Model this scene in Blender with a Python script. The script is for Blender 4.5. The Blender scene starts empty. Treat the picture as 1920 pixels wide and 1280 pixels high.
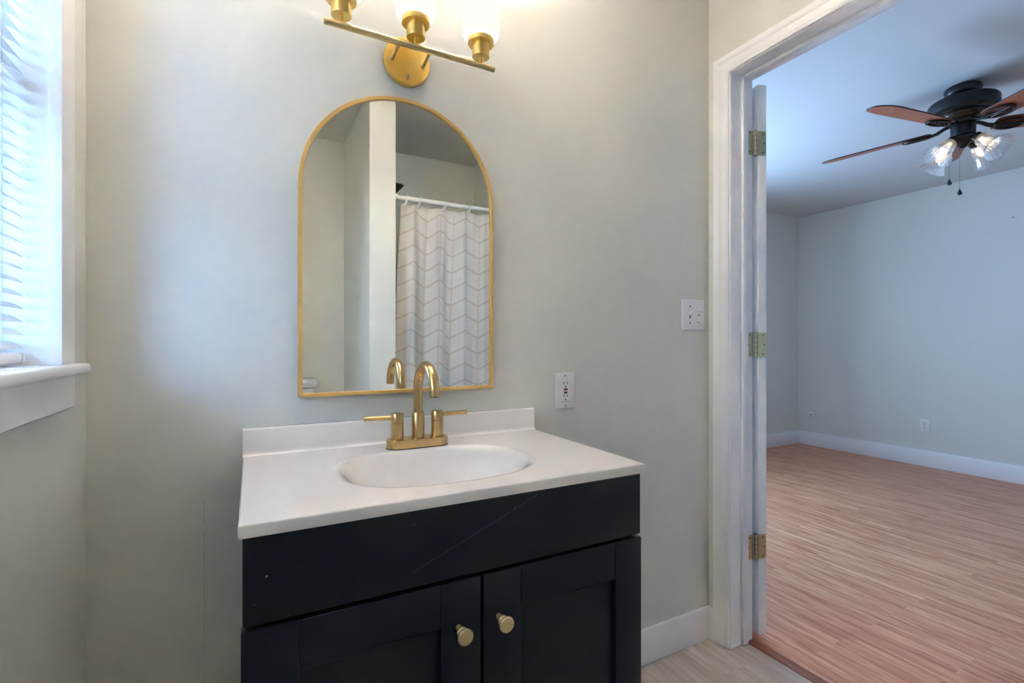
import bpy, bmesh, math, random
from mathutils import Vector, Matrix
random.seed(7)
PI = math.pi
SC = bpy.context.scene
COL = SC.collection
R = math.radians

def lin(r, g, b):
    f = lambda c: c / 12.92 if c <= 0.04045 else ((c + 0.055) / 1.055) ** 2.4
    return (f(r / 255), f(g / 255), f(b / 255), 1.0)

# ------------------------------------------------------------------ camera
CAMZ = 1.095
cd = bpy.data.cameras.new('camera'); cam = bpy.data.objects.new('camera', cd); COL.objects.link(cam)
cd.sensor_width = 36.0; cd.lens = 36.0 * 922.0 / 1920.0
cd.clip_start = 0.02; cd.clip_end = 60
cam.location = (0, 0, CAMZ); cam.rotation_euler = (R(90), 0, -R(27.95))
SC.camera = cam

# ------------------------------------------------------------------ view, world, big lights
SC.view_settings.view_transform = 'Standard'
SC.view_settings.look = 'None'
SC.view_settings.gamma = 1.0
SC.view_settings.use_curve_mapping = False
SC.view_settings.exposure = 0.10
SC.cycles.max_bounces = 12
SC.cycles.diffuse_bounces = 8
SC.cycles.transparent_max_bounces = 16
SC.cycles.sample_clamp_indirect = 0.0
SC.cycles.caustics_reflective = False
SC.cycles.caustics_refractive = False
W = bpy.data.worlds.new('sky'); SC.world = W; W.use_nodes = True
bg = W.node_tree.nodes['Background']
bg.inputs['Color'].default_value = (0.62, 0.80, 1.0, 1); bg.inputs['Strength'].default_value = 1.2

def area(name, loc, rot, sx, sy, power, color):
    l = bpy.data.lights.new(name, 'AREA'); l.shape = 'RECTANGLE'; l.size = sx; l.size_y = sy
    l.energy = power; l.color = color
    o = bpy.data.objects.new(name, l); COL.objects.link(o); o.location = loc; o.rotation_euler = rot
    return o
# daylight standing outside the bathroom window and outside the bedroom window
area('daylight_bathroom_window', (-0.62, 0.72, 1.56), (R(90), 0, -R(90)), 0.72, 1.1, 9, (0.60, 0.80, 1.0))
area('open_sky_patch', (-2.3, 3.0, 2.0), (R(84), 0, -R(134)), 1.6, 1.6, 320, (0.50, 0.74, 1.0))
area('bright_sky_patch', (-1.95, -2.30, 1.75), (R(87), 0, -R(26)), 1.5, 1.5, 215, (0.26, 0.53, 1.0))
area('daylight_bedroom_window', (2.65, 3.58, 1.15), (R(93), 0, R(180)), 1.5, 1.4, 182, (0.37, 0.63, 1.0))

# ------------------------------------------------------------------ materials
MATS = {}
class NT:
    def __init__(s, name):
        m = bpy.data.materials.new(name); m.use_nodes = True
        s.m = m; s.t = m.node_tree; s.n = s.t.nodes; s.b = s.n['Principled BSDF']; s.out = s.n['Material Output']
    def add(s, typ, **kw):
        n = s.n.new(typ)
        for k, v in kw.items(): setattr(n, k, v)
        return n
    def link(s, a, b): s.t.links.new(a, b)
    def math(s, op, a, b=None, c=None):
        n = s.add('ShaderNodeMath', operation=op)
        for i, v in enumerate((a, b, c)):
            if v is None: continue
            if isinstance(v, (int, float)): n.inputs[i].default_value = v
            else: s.link(v, n.inputs[i])
        return n.outputs[0]
    def obj(s): return s.add('ShaderNodeTexCoord').outputs['Object']
    def mapping(s, vec, scale=(1, 1, 1), rot=(0, 0, 0), loc=(0, 0, 0)):
        n = s.add('ShaderNodeMapping'); s.link(vec, n.inputs['Vector'])
        n.inputs['Scale'].default_value = scale; n.inputs['Rotation'].default_value = rot; n.inputs['Location'].default_value = loc
        return n.outputs[0]
    def noise(s, vec, scale=5, detail=3, rough=0.5, dist=0.0):
        n = s.add('ShaderNodeTexNoise'); s.link(vec, n.inputs['Vector'])
        n.inputs['Scale'].default_value = scale; n.inputs['Detail'].default_value = detail
        n.inputs['Roughness'].default_value = rough; n.inputs['Distortion'].default_value = dist
        return n.outputs['Fac']
    def ramp(s, fac, stops):
        n = s.add('ShaderNodeValToRGB'); s.link(fac, n.inputs[0])
        e = n.color_ramp.elements
        while len(e) < len(stops): e.new(0.5)
        for i, (p, c) in enumerate(stops): e[i].position = p; e[i].color = c
        return n.outputs[0]
    def mix(s, fac, a, b, mode='MIX'):
        n = s.add('ShaderNodeMix', data_type='RGBA', blend_type=mode)
        for i, v in ((0, fac), (6, a), (7, b)):
            if isinstance(v, (int, float)): n.inputs[i].default_value = v
            elif isinstance(v, tuple): n.inputs[i].default_value = v
            else: s.link(v, n.inputs[i])
        return n.outputs[2]
    def bump(s, h, strength=0.1, dist=0.002):
        n = s.add('ShaderNodeBump'); s.link(h, n.inputs['Height'])
        n.inputs['Strength'].default_value = strength; n.inputs['Distance'].default_value = dist
        s.link(n.outputs[0], s.b.inputs['Normal'])
    def sep(s, vec):
        n = s.add('ShaderNodeSeparateXYZ'); s.link(vec, n.inputs[0]); return n.outputs

def simple(name, col, rough=0.5, metal=0.0, var=0.03, nscale=8.0, bump=0.0, bscale=300.0, spec=0.5, coat=0.0, stretch=None):
    k = NT(name); vec = k.obj()
    if stretch: vec = k.mapping(vec, stretch)
    f = k.noise(vec, nscale, 3)
    c2 = tuple(max(0, c * (1 - var)) for c in col[:3]) + (1,)
    c1 = tuple(min(1, c * (1 + var)) for c in col[:3]) + (1,)
    k.link(k.ramp(f, [(0.3, c2), (0.7, c1)]), k.b.inputs['Base Color'])
    k.b.inputs['Roughness'].default_value = rough; k.b.inputs['Metallic'].default_value = metal
    k.b.inputs['Specular IOR Level'].default_value = spec; k.b.inputs['Coat Weight'].default_value = coat
    k.b.inputs['Coat Roughness'].default_value = 0.08
    if bump > 0: k.bump(k.noise(vec, bscale, 2), bump, 0.001)
    MATS[name] = k.m
    return k

PAINT = lin(219, 218, 211)
simple('wall_paint', PAINT, 0.55, var=0.012, nscale=1.5, bump=0.12, bscale=260, spec=0.35)
simple('ceiling_paint', lin(216, 214, 206), 0.7, var=0.01, nscale=1.2, bump=0.1, bscale=180, spec=0.2)
simple('ceiling_paint_dimmed', lin(203, 203, 204), 0.7, var=0.01, nscale=1.2, bump=0.1, bscale=180, spec=0.2)  # ceiling paint darkened, standing in for dimmer light on the bedroom ceiling
simple('trim_paint', lin(238, 237, 239), 0.32, var=0.008, nscale=3, bump=0.03, bscale=120)
simple('door_paint', lin(236, 236, 239), 0.35, var=0.008, nscale=3)
simple('white_plastic', lin(232, 231, 232), 0.35, var=0.01)
simple('dark_slot', lin(22, 22, 24), 0.6)
simple('red_button', lin(150, 20, 35), 0.4)
simple('black_button', lin(16, 18, 20), 0.4)
simple('steel_screw', lin(150, 150, 152), 0.3, metal=1)
simple('curtain_white', lin(230, 228, 224), 0.4)
simple('shower_black', lin(28, 26, 26), 0.35)
simple('porcelain', lin(232, 232, 232), 0.1, var=0.004, coat=0.6)
simple('counter_white', lin(224, 221, 222), 0.16, var=0.012, nscale=2.2, coat=0.5)
simple('chrome', lin(220, 220, 222), 0.12, metal=1)
simple('brass_light', lin(242, 208, 132), 0.28, metal=1, var=0.05, nscale=40, stretch=(1, 1, 30))
simple('brass_plate', lin(244, 208, 122), 0.36, metal=1, var=0.03, nscale=30)
simple('brass_rod', lin(216, 194, 146), 0.30, metal=1, var=0.04, nscale=40, stretch=(0.2, 20, 20))
simple('faucet_bronze', lin(214, 180, 128), 0.25, metal=1, var=0.05, nscale=60, stretch=(1, 1, 0.05))
simple('aerator_dark', lin(70, 62, 52), 0.4, metal=0.8)
simple('mirror_gold', lin(228, 188, 118), 0.45, metal=0.7, var=0.03, nscale=30)
simple('knob_gold', lin(232, 208, 160), 0.35, metal=0.6, var=0.02)
simple('hinge_brass', lin(196, 184, 146), 0.28, metal=1, var=0.04)
simple('cabinet_navy', lin(11, 15, 33), 0.40, var=0.06, nscale=3, spec=0.35)
simple('cabinet_inside', lin(8, 8, 10), 0.8)
simple('fan_black', lin(17, 18, 23), 0.35, var=0.08, spec=0.45)
simple('fan_bronze', lin(72, 58, 46), 0.35, metal=0.7, var=0.3, nscale=60)
simple('fan_iron', lin(46, 40, 38), 0.35, metal=0.6, var=0.3, nscale=50)
simple('pendant_black', lin(25, 26, 30), 0.15)
simple('chain_metal', lin(150, 148, 145), 0.3, metal=1)

def glossy_mirror():
    k = NT('mirror_glass'); k.b.inputs['Base Color'].default_value = (0.91, 0.92, 0.905, 1)
    k.b.inputs['Metallic'].default_value = 1; k.b.inputs['Roughness'].default_value = 0.0
    MATS['mirror_glass'] = k.m
glossy_mirror()

def clear_glass(name, tint, refl=0.12, white=0.0):
    k = NT(name); k.n.remove(k.b)
    tr = k.add('ShaderNodeBsdfTransparent'); tr.inputs[0].default_value = tint
    gl = k.add('ShaderNodeBsdfGlossy'); gl.inputs['Roughness'].default_value = 0.04; gl.inputs[0].default_value = (1, 1, 1, 1)
    lw = k.add('ShaderNodeLayerWeight'); lw.inputs[0].default_value = 0.35
    fac = k.math('MULTIPLY_ADD', lw.outputs['Facing'], refl * 3, refl * 0.3)
    mx = k.add('ShaderNodeMixShader'); k.link(fac, mx.inputs[0]); k.link(tr.outputs[0], mx.inputs[1]); k.link(gl.outputs[0], mx.inputs[2])
    res = mx.outputs[0]
    if white > 0:
        df = k.add('ShaderNodeBsdfTranslucent'); df.inputs[0].default_value = (1, 1, 1, 1)
        m2 = k.add('ShaderNodeMixShader'); m2.inputs[0].default_value = white
        k.link(res, m2.inputs[1]); k.link(df.outputs[0], m2.inputs[2]); res = m2.outputs[0]
    k.link(res, k.out.inputs[0]); MATS[name] = k.m
clear_glass('window_glass', (0.97, 0.98, 0.98, 1), 0.05)
clear_glass('ribbed_glass', (0.97, 0.97, 0.98, 1), 0.26, 0.15)

def emissive(name, col, strength, translucent=False, base=(0.9, 0.88, 0.85, 1)):
    k = NT(name); k.n.remove(k.b)
    em = k.add('ShaderNodeEmission'); em.inputs[0].default_value = col; em.inputs[1].default_value = strength
    res = em.outputs[0]
    if translucent:
        tl = k.add('ShaderNodeBsdfTranslucent'); tl.inputs[0].default_value = base
        df = k.add('ShaderNodeBsdfDiffuse'); df.inputs[0].default_value = base
        m = k.add('ShaderNodeMixShader'); m.inputs[0].default_value = 0.5
        k.link(tl.outputs[0], m.inputs[1]); k.link(df.outputs[0], m.inputs[2])
        a = k.add('ShaderNodeAddShader'); k.link(m.outputs[0], a.inputs[0]); k.link(em.outputs[0], a.inputs[1]); res = a.outputs[0]
    k.link(res, k.out.inputs[0]); MATS[name] = k.m
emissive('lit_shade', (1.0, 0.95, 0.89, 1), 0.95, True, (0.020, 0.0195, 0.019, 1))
emissive('lit_bulb', (1.0, 0.90, 0.83, 1), 1330.0)
emissive('fan_bulb', (1.0, 0.80, 0.58, 1), 2.6)

def slat_mat():
    k = NT('blind_slat'); k.n.remove(k.b)
    df = k.add('ShaderNodeBsdfDiffuse'); df.inputs[0].default_value = (0.86, 0.87, 0.88, 1)
    tl = k.add('ShaderNodeBsdfTranslucent'); tl.inputs[0].default_value = (0.8, 0.84, 0.88, 1)
    m = k.add('ShaderNodeMixShader'); m.inputs[0].default_value = 0.45
    k.link(df.outputs[0], m.inputs[1]); k.link(tl.outputs[0], m.inputs[2]); k.link(m.outputs[0], k.out.inputs[0])
    MATS['blind_slat'] = k.m
slat_mat()

def wall_seam():
    """vanity wall: the same paint with one hairline drywall seam low on the left"""
    k = NT('wall_paint_seam'); v = k.obj(); x, y, z = k.sep(v)[:3]
    f = k.noise(v, 1.5, 3)
    c2 = tuple(c * 0.988 for c in PAINT[:3]) + (1,); c1 = tuple(c * 1.012 for c in PAINT[:3]) + (1,)
    base = k.ramp(f, [(0.3, c2), (0.7, c1)])
    wob = k.math('MULTIPLY_ADD', k.noise(v, 30, 2), 0.004, -0.002)
    d = k.math('ABSOLUTE', k.math('ADD', k.math('ADD', x, 0.091), wob))
    line = k.math('LESS_THAN', d, 0.0007)
    low = k.math('LESS_THAN', z, 0.755)
    gap = k.math('GREATER_THAN', k.noise(k.mapping(v, (1, 1, 14)), 3, 2), 0.42)
    fac = k.math('MULTIPLY', k.math('MULTIPLY', line, low), k.math('MULTIPLY', gap, 0.35))
    k.link(k.mix(fac, base, lin(120, 120, 108)), k.b.inputs['Base Color'])
    k.b.inputs['Roughness'].default_value = 0.55; k.b.inputs['Specular IOR Level'].default_value = 0.35
    k.bump(k.noise(v, 260, 2), 0.12, 0.001); MATS['wall_paint_seam'] = k.m
wall_seam()

def plank_floor(name, bw, rh, cols, grain, rough, scale_noise, cath=0.5):
    k = NT(name); v = k.obj()
    pv = k.mapping(v, (1, 1, 1), (0, 0, R(90)))          # boards run along y
    br = k.add('ShaderNodeTexBrick'); k.link(pv, br.inputs['Vector'])
    br.offset = 0.37; br.offset_frequency = 2
    br.inputs['Scale'].default_value = 1.0; br.inputs['Brick Width'].default_value = bw; br.inputs['Row Height'].default_value = rh
    br.inputs['Mortar Size'].default_value = 0.0007; br.inputs['Mortar Smooth'].default_value = 0.4
    br.inputs['Color1'].default_value = (0, 0, 0, 1); br.inputs['Color2'].default_value = (1, 1, 1, 1); br.inputs['Mortar'].default_value = (0.35, 0.35, 0.35, 1)
    tint = k.ramp(br.outputs['Color'], [(0.0, cols[0]), (0.5, cols[1]), (1.0, cols[2])])
    # per-board offset so that the grain breaks at the board edges
    off = k.add('ShaderNodeVectorMath', operation='MULTIPLY_ADD')
    k.link(br.outputs['Color'], off.inputs[0]); off.inputs[1].default_value = (3.1, 7.7, 0.0); k.link(v, off.inputs[2])
    g1 = k.noise(k.mapping(off.outputs[0], (scale_noise, 2.2, 1)), 1.0, 6, 0.65, 0.6)
    g2 = k.noise(k.mapping(off.outputs[0], (scale_noise * 1.9, 4.5, 1)), 1.0, 5, 0.7, 0.35)
    c = k.mix(k.ramp(g1, [(0.38, (0, 0, 0, 1)), (0.62, (1, 1, 1, 1))]), k.mix(1.0, tint, grain, 'MULTIPLY'), tint)
    dark = k.ramp(g2, [(0.36, (1, 1, 1, 1)), (0.47, (0, 0, 0, 1))])
    dk = k.math('MULTIPLY', dark, cath)
    c = k.mix(dk, c, k.mix(1.0, c, grain, 'MULTIPLY'))
    k.link(c, k.b.inputs['Base Color'])
    rr = k.math('MULTIPLY_ADD', g1, 0.15, rough); k.link(rr, k.b.inputs['Roughness'])
    k.bump(br.outputs['Fac'], 0.12, 0.0008)
    MATS[name] = k.m
plank_floor('oak_laminate', 0.75, 0.062, [lin(234, 171, 133), lin(227, 162, 126), lin(238, 178, 139)], lin(208, 178, 168), 0.34, 42, 1.0)
plank_floor('grey_vinyl', 1.1, 0.15, [lin(220, 207, 194), lin(210, 198, 187), lin(228, 218, 207)], lin(226, 218, 213), 0.45, 26, 0.35)
k = simple('threshold_wood', lin(150, 88, 56), 0.35, var=0.15, nscale=3, stretch=(40, 2, 1))

def blade_wood():
    k = NT('blade_wood'); v = k.obj()
    g = k.noise(v, 9, 5, 0.6, 1.2)
    k.link(k.ramp(g, [(0.3, lin(132, 66, 44)), (0.7, lin(176, 100, 70))]), k.b.inputs['Base Color'])
    k.b.inputs['Roughness'].default_value = 0.35; MATS['blade_wood'] = k.m
blade_wood()

def scratched_front():
    """navy false drawer front with one long scratch and a few paint chips"""
    k = NT('cabinet_navy_scratched'); v = k.obj(); x, y, z = k.sep(v)[:3]
    base = k.ramp(k.noise(v, 3, 3), [(0.3, lin(10, 14, 32)), (0.7, lin(12, 16, 35))])
    # world: from (.239,.711) to (.482,.802); object origin of the cabinet is (0.3625, 1.04, 0)
    x0, z0, x1, z1 = 0.239 - 0.3625, 0.711, 0.482 - 0.3625, 0.806
    L = math.hypot(x1 - x0, z1 - z0); ux, uz = (x1 - x0) / L, (z1 - z0) / L
    dx = k.math('SUBTRACT', x, x0); dz = k.math('SUBTRACT', z, z0)
    along = k.math('ADD', k.math('MULTIPLY', dx, ux), k.math('MULTIPLY', dz, uz))
    perp = k.math('ABSOLUTE', k.math('ADD', k.math('SUBTRACT', k.math('MULTIPLY', dx, uz), k.math('MULTIPLY', dz, ux)), k.math('MULTIPLY_ADD', k.noise(v, 18, 1), 0.004, -0.002)))
    fac = k.math('MULTIPLY', k.math('LESS_THAN', perp, 0.00055), k.math('MULTIPLY', k.math('GREATER_THAN', along, 0.0), k.math('LESS_THAN', along, L)))
    fac = k.math('MULTIPLY', fac, k.math('MULTIPLY', k.noise(v, 40, 2), 0.35))
    c = k.mix(fac, base, lin(150, 150, 155))
    for (px, pz, r, s) in ((0.020, 0.753, 0.0016, 0.9), (0.43, 0.787, 0.0011, 0.3), (0.004, 0.716, 0.001, 0.25), (0.05, 0.69, 0.0008, 0.3), (0.24, 0.79, 0.0012, 0.18)):
        ddx = k.math('SUBTRACT', x, px - 0.3625); ddz = k.math('SUBTRACT', z, pz)
        rr = k.math('SQRT', k.math('ADD', k.math('MULTIPLY', ddx, ddx), k.math('MULTIPLY', ddz, ddz)))
        c = k.mix(k.math('MULTIPLY', k.math('LESS_THAN', rr, r), s), c, lin(190, 190, 190))
    k.link(c, k.b.inputs['Base Color']); k.b.inputs['Roughness'].default_value = 0.40; k.b.inputs['Specular IOR Level'].default_value = 0.35
    MATS['cabinet_navy_scratched'] = k.m
scratched_front()

def curtain_mat():
    k = NT('curtain_chevron'); uv = k.add('ShaderNodeUVMap', uv_map='cloth').outputs[0]
    u, w = k.sep(uv)[:2]
    P_ = 0.212                                            # chevron period along the cloth
    ph = k.math('PINGPONG', u, P_ / 2)                    # 0 at a valley .. P/2 at a peak
    sl = k.math('MULTIPLY_ADD', ph, -0.050 / (P_ / 2), k.math('ADD', w, 0.025)) # shifted height
    dl = k.math('PINGPONG', sl, 0.0475)
    dv = k.math('PINGPONG', ph, P_ / 4)
    lines = k.math('MAXIMUM', k.math('LESS_THAN', dl, 0.0046), k.math('LESS_THAN', k.math('MINIMUM', ph, k.math('SUBTRACT', P_ / 2, ph)), 0.0026))
    lines = k.math('MULTIPLY', lines, k.math('LESS_THAN', w, 1.838))
    c = k.mix(k.math('MULTIPLY', lines, 0.65), lin(226, 221, 215), lin(196, 180, 154))
    df = k.b; k.link(c, df.inputs['Base Color']); df.inputs['Roughness'].default_value = 0.8
    tl = k.add('ShaderNodeBsdfTranslucent'); k.link(c, tl.inputs[0])
    m = k.add('ShaderNodeMixShader'); m.inputs[0].default_value = 0.32
    k.link(df.outputs[0], m.inputs[1]); k.link(tl.outputs[0], m.inputs[2]); k.link(m.outputs[0], k.out.inputs[0])
    MATS['curtain_chevron'] = k.m
curtain_mat()

# ------------------------------------------------------------------ mesh helpers
class MB:
    def __init__(s): s.bm = bmesh.new()
    def box(s, x0, x1, y0, y1, z0, z1, bev=0.0, seg=2, mat=None):
        vs = [s.bm.verts.new((x, y, z)) for x in (x0, x1) for y in (y0, y1) for z in (z0, z1)]
        if mat is not None:
            for v in vs: v.co = mat @ v.co
        fs = [s.bm.faces.new([vs[i] for i in q]) for q in ((0, 1, 3, 2), (4, 6, 7, 5), (0, 4, 5, 1), (2, 3, 7, 6), (0, 2, 6, 4), (1, 5, 7, 3))]
        if bev > 0:
            es = list({e for f in fs for e in f.edges})
            bmesh.ops.bevel(s.bm, geom=es, offset=bev, segments=seg, affect='EDGES', profile=0.5, clamp_overlap=True)
        return s
    def loft(s, rings, cap0=True, cap1=True, closed=True):
        vr = [[s.bm.verts.new(p) for p in r] for r in rings]
        n = len(vr[0])
        for a, b in zip(vr, vr[1:]):
            for i in range(n if closed else n - 1):
                j = (i + 1) % n
                s.bm.faces.new((a[i], a[j], b[j], b[i]))
        if cap0: s.bm.faces.new(list(reversed(vr[0])))
        if cap1: s.bm.faces.new(vr[-1])
        return s
    def lathe(s, prof, mat=Matrix.Identity(4), n=40, mod=None, cap=True):
        rings = []
        for (r, z) in prof:
            ring = []
            for i in range(n):
                a = 2 * PI * i / n
                rr = r * (1 + mod(a, z)) if mod else r
                ring.append(mat @ Vector((max(rr, 1e-5) * math.cos(a), max(rr, 1e-5) * math.sin(a), z)))
            rings.append(ring)
        return s.loft(rings, cap, cap)
    def tube(s, path, r, n=16, cap=True, flat=None):
        path = [Vector(p) for p in path]; rings = []
        t0 = (path[1] - path[0]).normalized()
        up = Vector((0, 0, 1)) if abs(t0.z) < 0.9 else Vector((1, 0, 0))
        nx = t0.cross(up).normalized(); 
        for i, p in enumerate(path):
            t = (path[min(i + 1, len(path) - 1)] - path[max(i - 1, 0)]).normalized()
            nx = (nx - t * nx.dot(t)).normalized(); ny = t.cross(nx)
            rr = r[i] if isinstance(r, (list, tuple)) else r
            rings.append([p + nx * rr * math.cos(2 * PI * k / n) + ny * rr * (flat or 1) * math.sin(2 * PI * k / n) for k in range(n)])
        return s.loft(rings, cap, cap)
    def ring(s, c, ax1, ax2, r1, r2, rt, n=32, m=8, flat=1.0):
        """closed loop of tube around an ellipse"""
        c = Vector(c); ax1 = Vector(ax1); ax2 = Vector(ax2); nz = ax1.cross(ax2).normalized()
        vr = []
        for i in range(n):
            a = 2 * PI * i / n; p = c + ax1 * r1 * math.cos(a) + ax2 * r2 * math.sin(a)
            rad = (ax1 * math.cos(a) / r1 + ax2 * math.sin(a) / r2).normalized()
            vr.append([s.bm.verts.new(p + rad * rt * math.cos(2 * PI * k / m) + nz * rt * flat * math.sin(2 * PI * k / m)) for k in range(m)])
        for i in range(n):
            a, b = vr[i], vr[(i + 1) % n]
            for k in range(m): s.bm.faces.new((a[k], a[(k + 1) % m], b[(k + 1) % m], b[k]))
        return s
    def prism(s, pts, d, mat=Matrix.Identity(4)):
        """polygon in local xy, extruded by d along local z"""
        return s.loft([[mat @ Vector((x, y, 0)) for x, y in pts], [mat @ Vector((x, y, d)) for x, y in pts]])

ORIGIN = {}
def obj(name, mb, mat, parent=None, loc=None, sharp=38, smooth=True):
    bmesh.ops.recalc_face_normals(mb.bm, faces=mb.bm.faces)
    me = bpy.data.meshes.new(name); o = bpy.data.objects.new(name, me); COL.objects.link(o)
    if parent is not None:
        o.parent = parent; base = ORIGIN[parent.name]; ORIGIN[o.name] = base
    else:
        base = Vector(loc) if loc is not None else Vector((0, 0, 0)); ORIGIN[o.name] = base; o.location = base
    bmesh.ops.translate(mb.bm, verts=mb.bm.verts, vec=-base)
    mb.bm.to_mesh(me); mb.bm.free()
    me.materials.append(MATS[mat])
    if smooth:
        me.polygons.foreach_set('use_smooth', [True] * len(me.polygons)); me.set_sharp_from_angle(angle=R(sharp))
    return o
def thing(name, loc, label, cat, group=None):
    o = bpy.data.objects.new(name, None); COL.objects.link(o); o.location = loc; o.empty_display_size = 0.05
    ORIGIN[o.name] = Vector(loc); return tag(o, label, cat, group)
def tag(o, label, cat, group=None):
    o['label'] = label; o['category'] = cat
    if group: o['group'] = group
    return o
def struct(o, label=None, cat=None):
    o['kind'] = 'structure'
    if label: o['label'] = label
    if cat: o['category'] = cat
    return o
def axis_mat(o, z, x=None):
    """matrix with origin o and local z along z"""
    z = Vector(z).normalized()
    h = Vector(x) if x is not None else (Vector((0, 0, 1)) if abs(z.z) < 0.9 else Vector((1, 0, 0)))
    y = z.cross(h).normalized(); xx = y.cross(z).normalized()
    m = Matrix((xx, y, z)).transposed().to_4x4(); m.translation = Vector(o); return m

# ------------------------------------------------------------------ setting: shells of the two rooms
XL, XR, XR2 = -0.293, 1.503, 1.620        # bathroom left wall, partition faces
YV, YB = 1.272, -0.950                    # vanity wall, rear wall
XF, YF = 5.224, 3.243                     # bedroom far and back walls
ZC = 2.430
WY0, WY1, WZ0, WZ1 = 0.412, 1.070, 1.040, 2.010   # bathroom window opening
DY0, DY1, DZ = 0.372, 1.190, 2.062                # rough door opening

struct(obj('floor', MB().box(XL - .13, 1.602, YB - .12, YV + .12, -0.06, 0.0), 'grey_vinyl'), 'grey beige wood look vinyl plank bathroom floor', 'floor')
struct(obj('floor', MB().box(1.602, XF + .12, YB - .12, YF + .12, -0.06, 0.0), 'oak_laminate'), 'reddish oak laminate bedroom floor', 'floor')
struct(obj('ceiling', MB().box(XL - .13, XR, YB - .12, YV + .12, ZC, ZC + .08), 'ceiling_paint'), 'pale bathroom ceiling', 'ceiling')
struct(obj('ceiling', MB().box(XR2, XF + .12, YB - .12, YF + .12, ZC, ZC + .08), 'ceiling_paint_dimmed'), 'pale bedroom ceiling above the fan', 'ceiling')
struct(obj('wall_back', MB().box(XL - .13, XR, YV, YV + .12, 0, ZC), 'wall_paint_seam'), 'pale sage wall behind the vanity and mirror', 'wall')
m = MB()
m.box(XL - .13, XL, YB - .12, WY0, 0, ZC); m.box(XL - .13, XL, WY1, YV, 0, ZC)
m.box(XL - .13, XL, WY0, WY1, 0, WZ0 - .02); m.box(XL - .13, XL, WY0, WY1, WZ1, ZC)
struct(obj('wall_left', m, 'wall_paint'), 'pale sage wall around the bathroom window', 'wall')
m = MB()
m.box(XR, XR2, YB - .12, DY0, 0, ZC); m.box(XR, XR2, DY1, YF + .12, 0, ZC); m.box(XR, XR2, DY0, DY1, DZ, ZC)
struct(obj('wall_right', m, 'wall_paint'), 'pale sage partition wall around the bedroom doorway', 'wall')
struct(obj('wall_rear', MB().box(XL - .13, XR, YB - .12, YB, 0, ZC), 'wall_paint'), 'pale sage rear bathroom wall seen in the mirror', 'wall')
struct(obj('wall_partition', MB().box(0.552, 0.691, YB, -0.138, 0, ZC, 0.002, 1), 'wall_paint'), 'pale wing wall between toilet and shower seen in the mirror', 'wall')
struct(obj('wall_far', MB().box(XF, XF + .12, YB - .12, YF + .12, 0, ZC), 'wall_paint'), 'pale blue looking bedroom wall on the right', 'wall')
m = MB(); bx0, bx1, bz0, bz1 = 1.95, 3.35, 0.75, 2.05
m.box(XR2, bx0, YF, YF + .12, 0, ZC); m.box(bx1, XF, YF, YF + .12, 0, ZC); m.box(bx0, bx1, YF, YF + .12, 0, bz0); m.box(bx0, bx1, YF, YF + .12, bz1, ZC)
struct(obj('wall_bedroom_back', m, 'wall_paint'), 'shaded bedroom back wall beyond the open door', 'wall')
struct(obj('wall_bedroom_near', MB().box(XR2, XF, YB - .12, YB, 0, ZC), 'wall_paint'), 'bedroom wall on the near side, outside the frame', 'wall')

# baseboards
def baseboard(name, x0, x1, y0, y1, h, lab): struct(obj(name, MB().box(x0, x1, y0, y1, 0, h, 0.003, 2), 'trim_paint'), lab, 'baseboard')
baseboard('baseboard_back', XL, 1.489, YV - .014, YV, 0.118, 'white bathroom baseboard running right of the vanity')
baseboard('baseboard_right', XR - .014, XR, 1.2405, YV - .0002, 0.118, 'short white baseboard return beside the door casing')
baseboard('baseboard_left', XL, XL + .014, YB, YV - .0142, 0.118, 'white baseboard under the bathroom window')
baseboard('baseboard_far', XF - .014, XF, YB, YF - .0142, 0.14, 'white baseboard along the right bedroom wall')
baseboard('baseboard_bedroom_back', XR2, XF, YF - .014, YF, 0.14, 'white baseboard along the bedroom back wall')
# wood transition strip in the doorway
mm = MB().prism([(0, 0), (0.040, 0), (0.036, 0.006), (0.010, 0.006), (0, 0.002)], 0.818, axis_mat((1.594, 1.19, 0), (0, -1, 0), (1, 0, 0)))
struct(obj('trim_3', mm, 'threshold_wood'), 'dark orange wood transition strip on the doorway floor', 'threshold')

# door jamb with stop
m = MB()
m.box(XR, XR2, 1.178, 1.190, 0.002, 2.062, 0.001, 1); m.box(XR, XR2, 0.372, 0.384, 0.002, 2.062, 0.001, 1); m.box(XR, XR2, 0.384, 1.178, 2.050, 2.062, 0.001, 1)
m.box(1.557, 1.587, 1.167, 1.178, 0.006, 2.050, 0.0025, 2); m.box(1.557, 1.587, 0.384, 0.395, 0.006, 2.050, 0.0025, 2); m.box(1.557, 1.587, 0.395, 1.167, 2.039, 2.050, 0.0025, 2)
struct(obj('trim_1', m, 'trim_paint'), 'white door jamb with stop lining the doorway', 'door jamb')
# casing, mitred, moulded profile  (s = distance from the inner edge, t = thickness)
CP = [(0, 0), (0, .0075), (.002, .0085), (.010, .0085), (.014, .0105), (.030, .0125), (.034, .0120), (.038, .0145), (.044, .0175), (.054, .0180), (.057, .0165), (.057, 0)]
def casing(xw, sgn, name, lab):
    yl, yr, zh = 1.183, 0.379, 2.054
    rings = []
    for st in range(4):
        ring = []
        for (s_, t_) in CP:
            x = xw + sgn * t_
            ring.append([(x, yl + s_, 0.004), (x, yl + s_, zh + s_), (x, yr - s_, zh + s_), (x, yr - s_, 0.004)][st])
        rings.append(ring)
    struct(obj(name, MB().loft(rings), 'trim_paint', sharp=25), lab, 'door casing')
casing(XR, -1, 'trim_2', 'white moulded casing framing the bedroom doorway on the bathroom side')
casing(XR2, 1, 'trim_4', 'white moulded casing on the bedroom side of the doorway')

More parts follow.
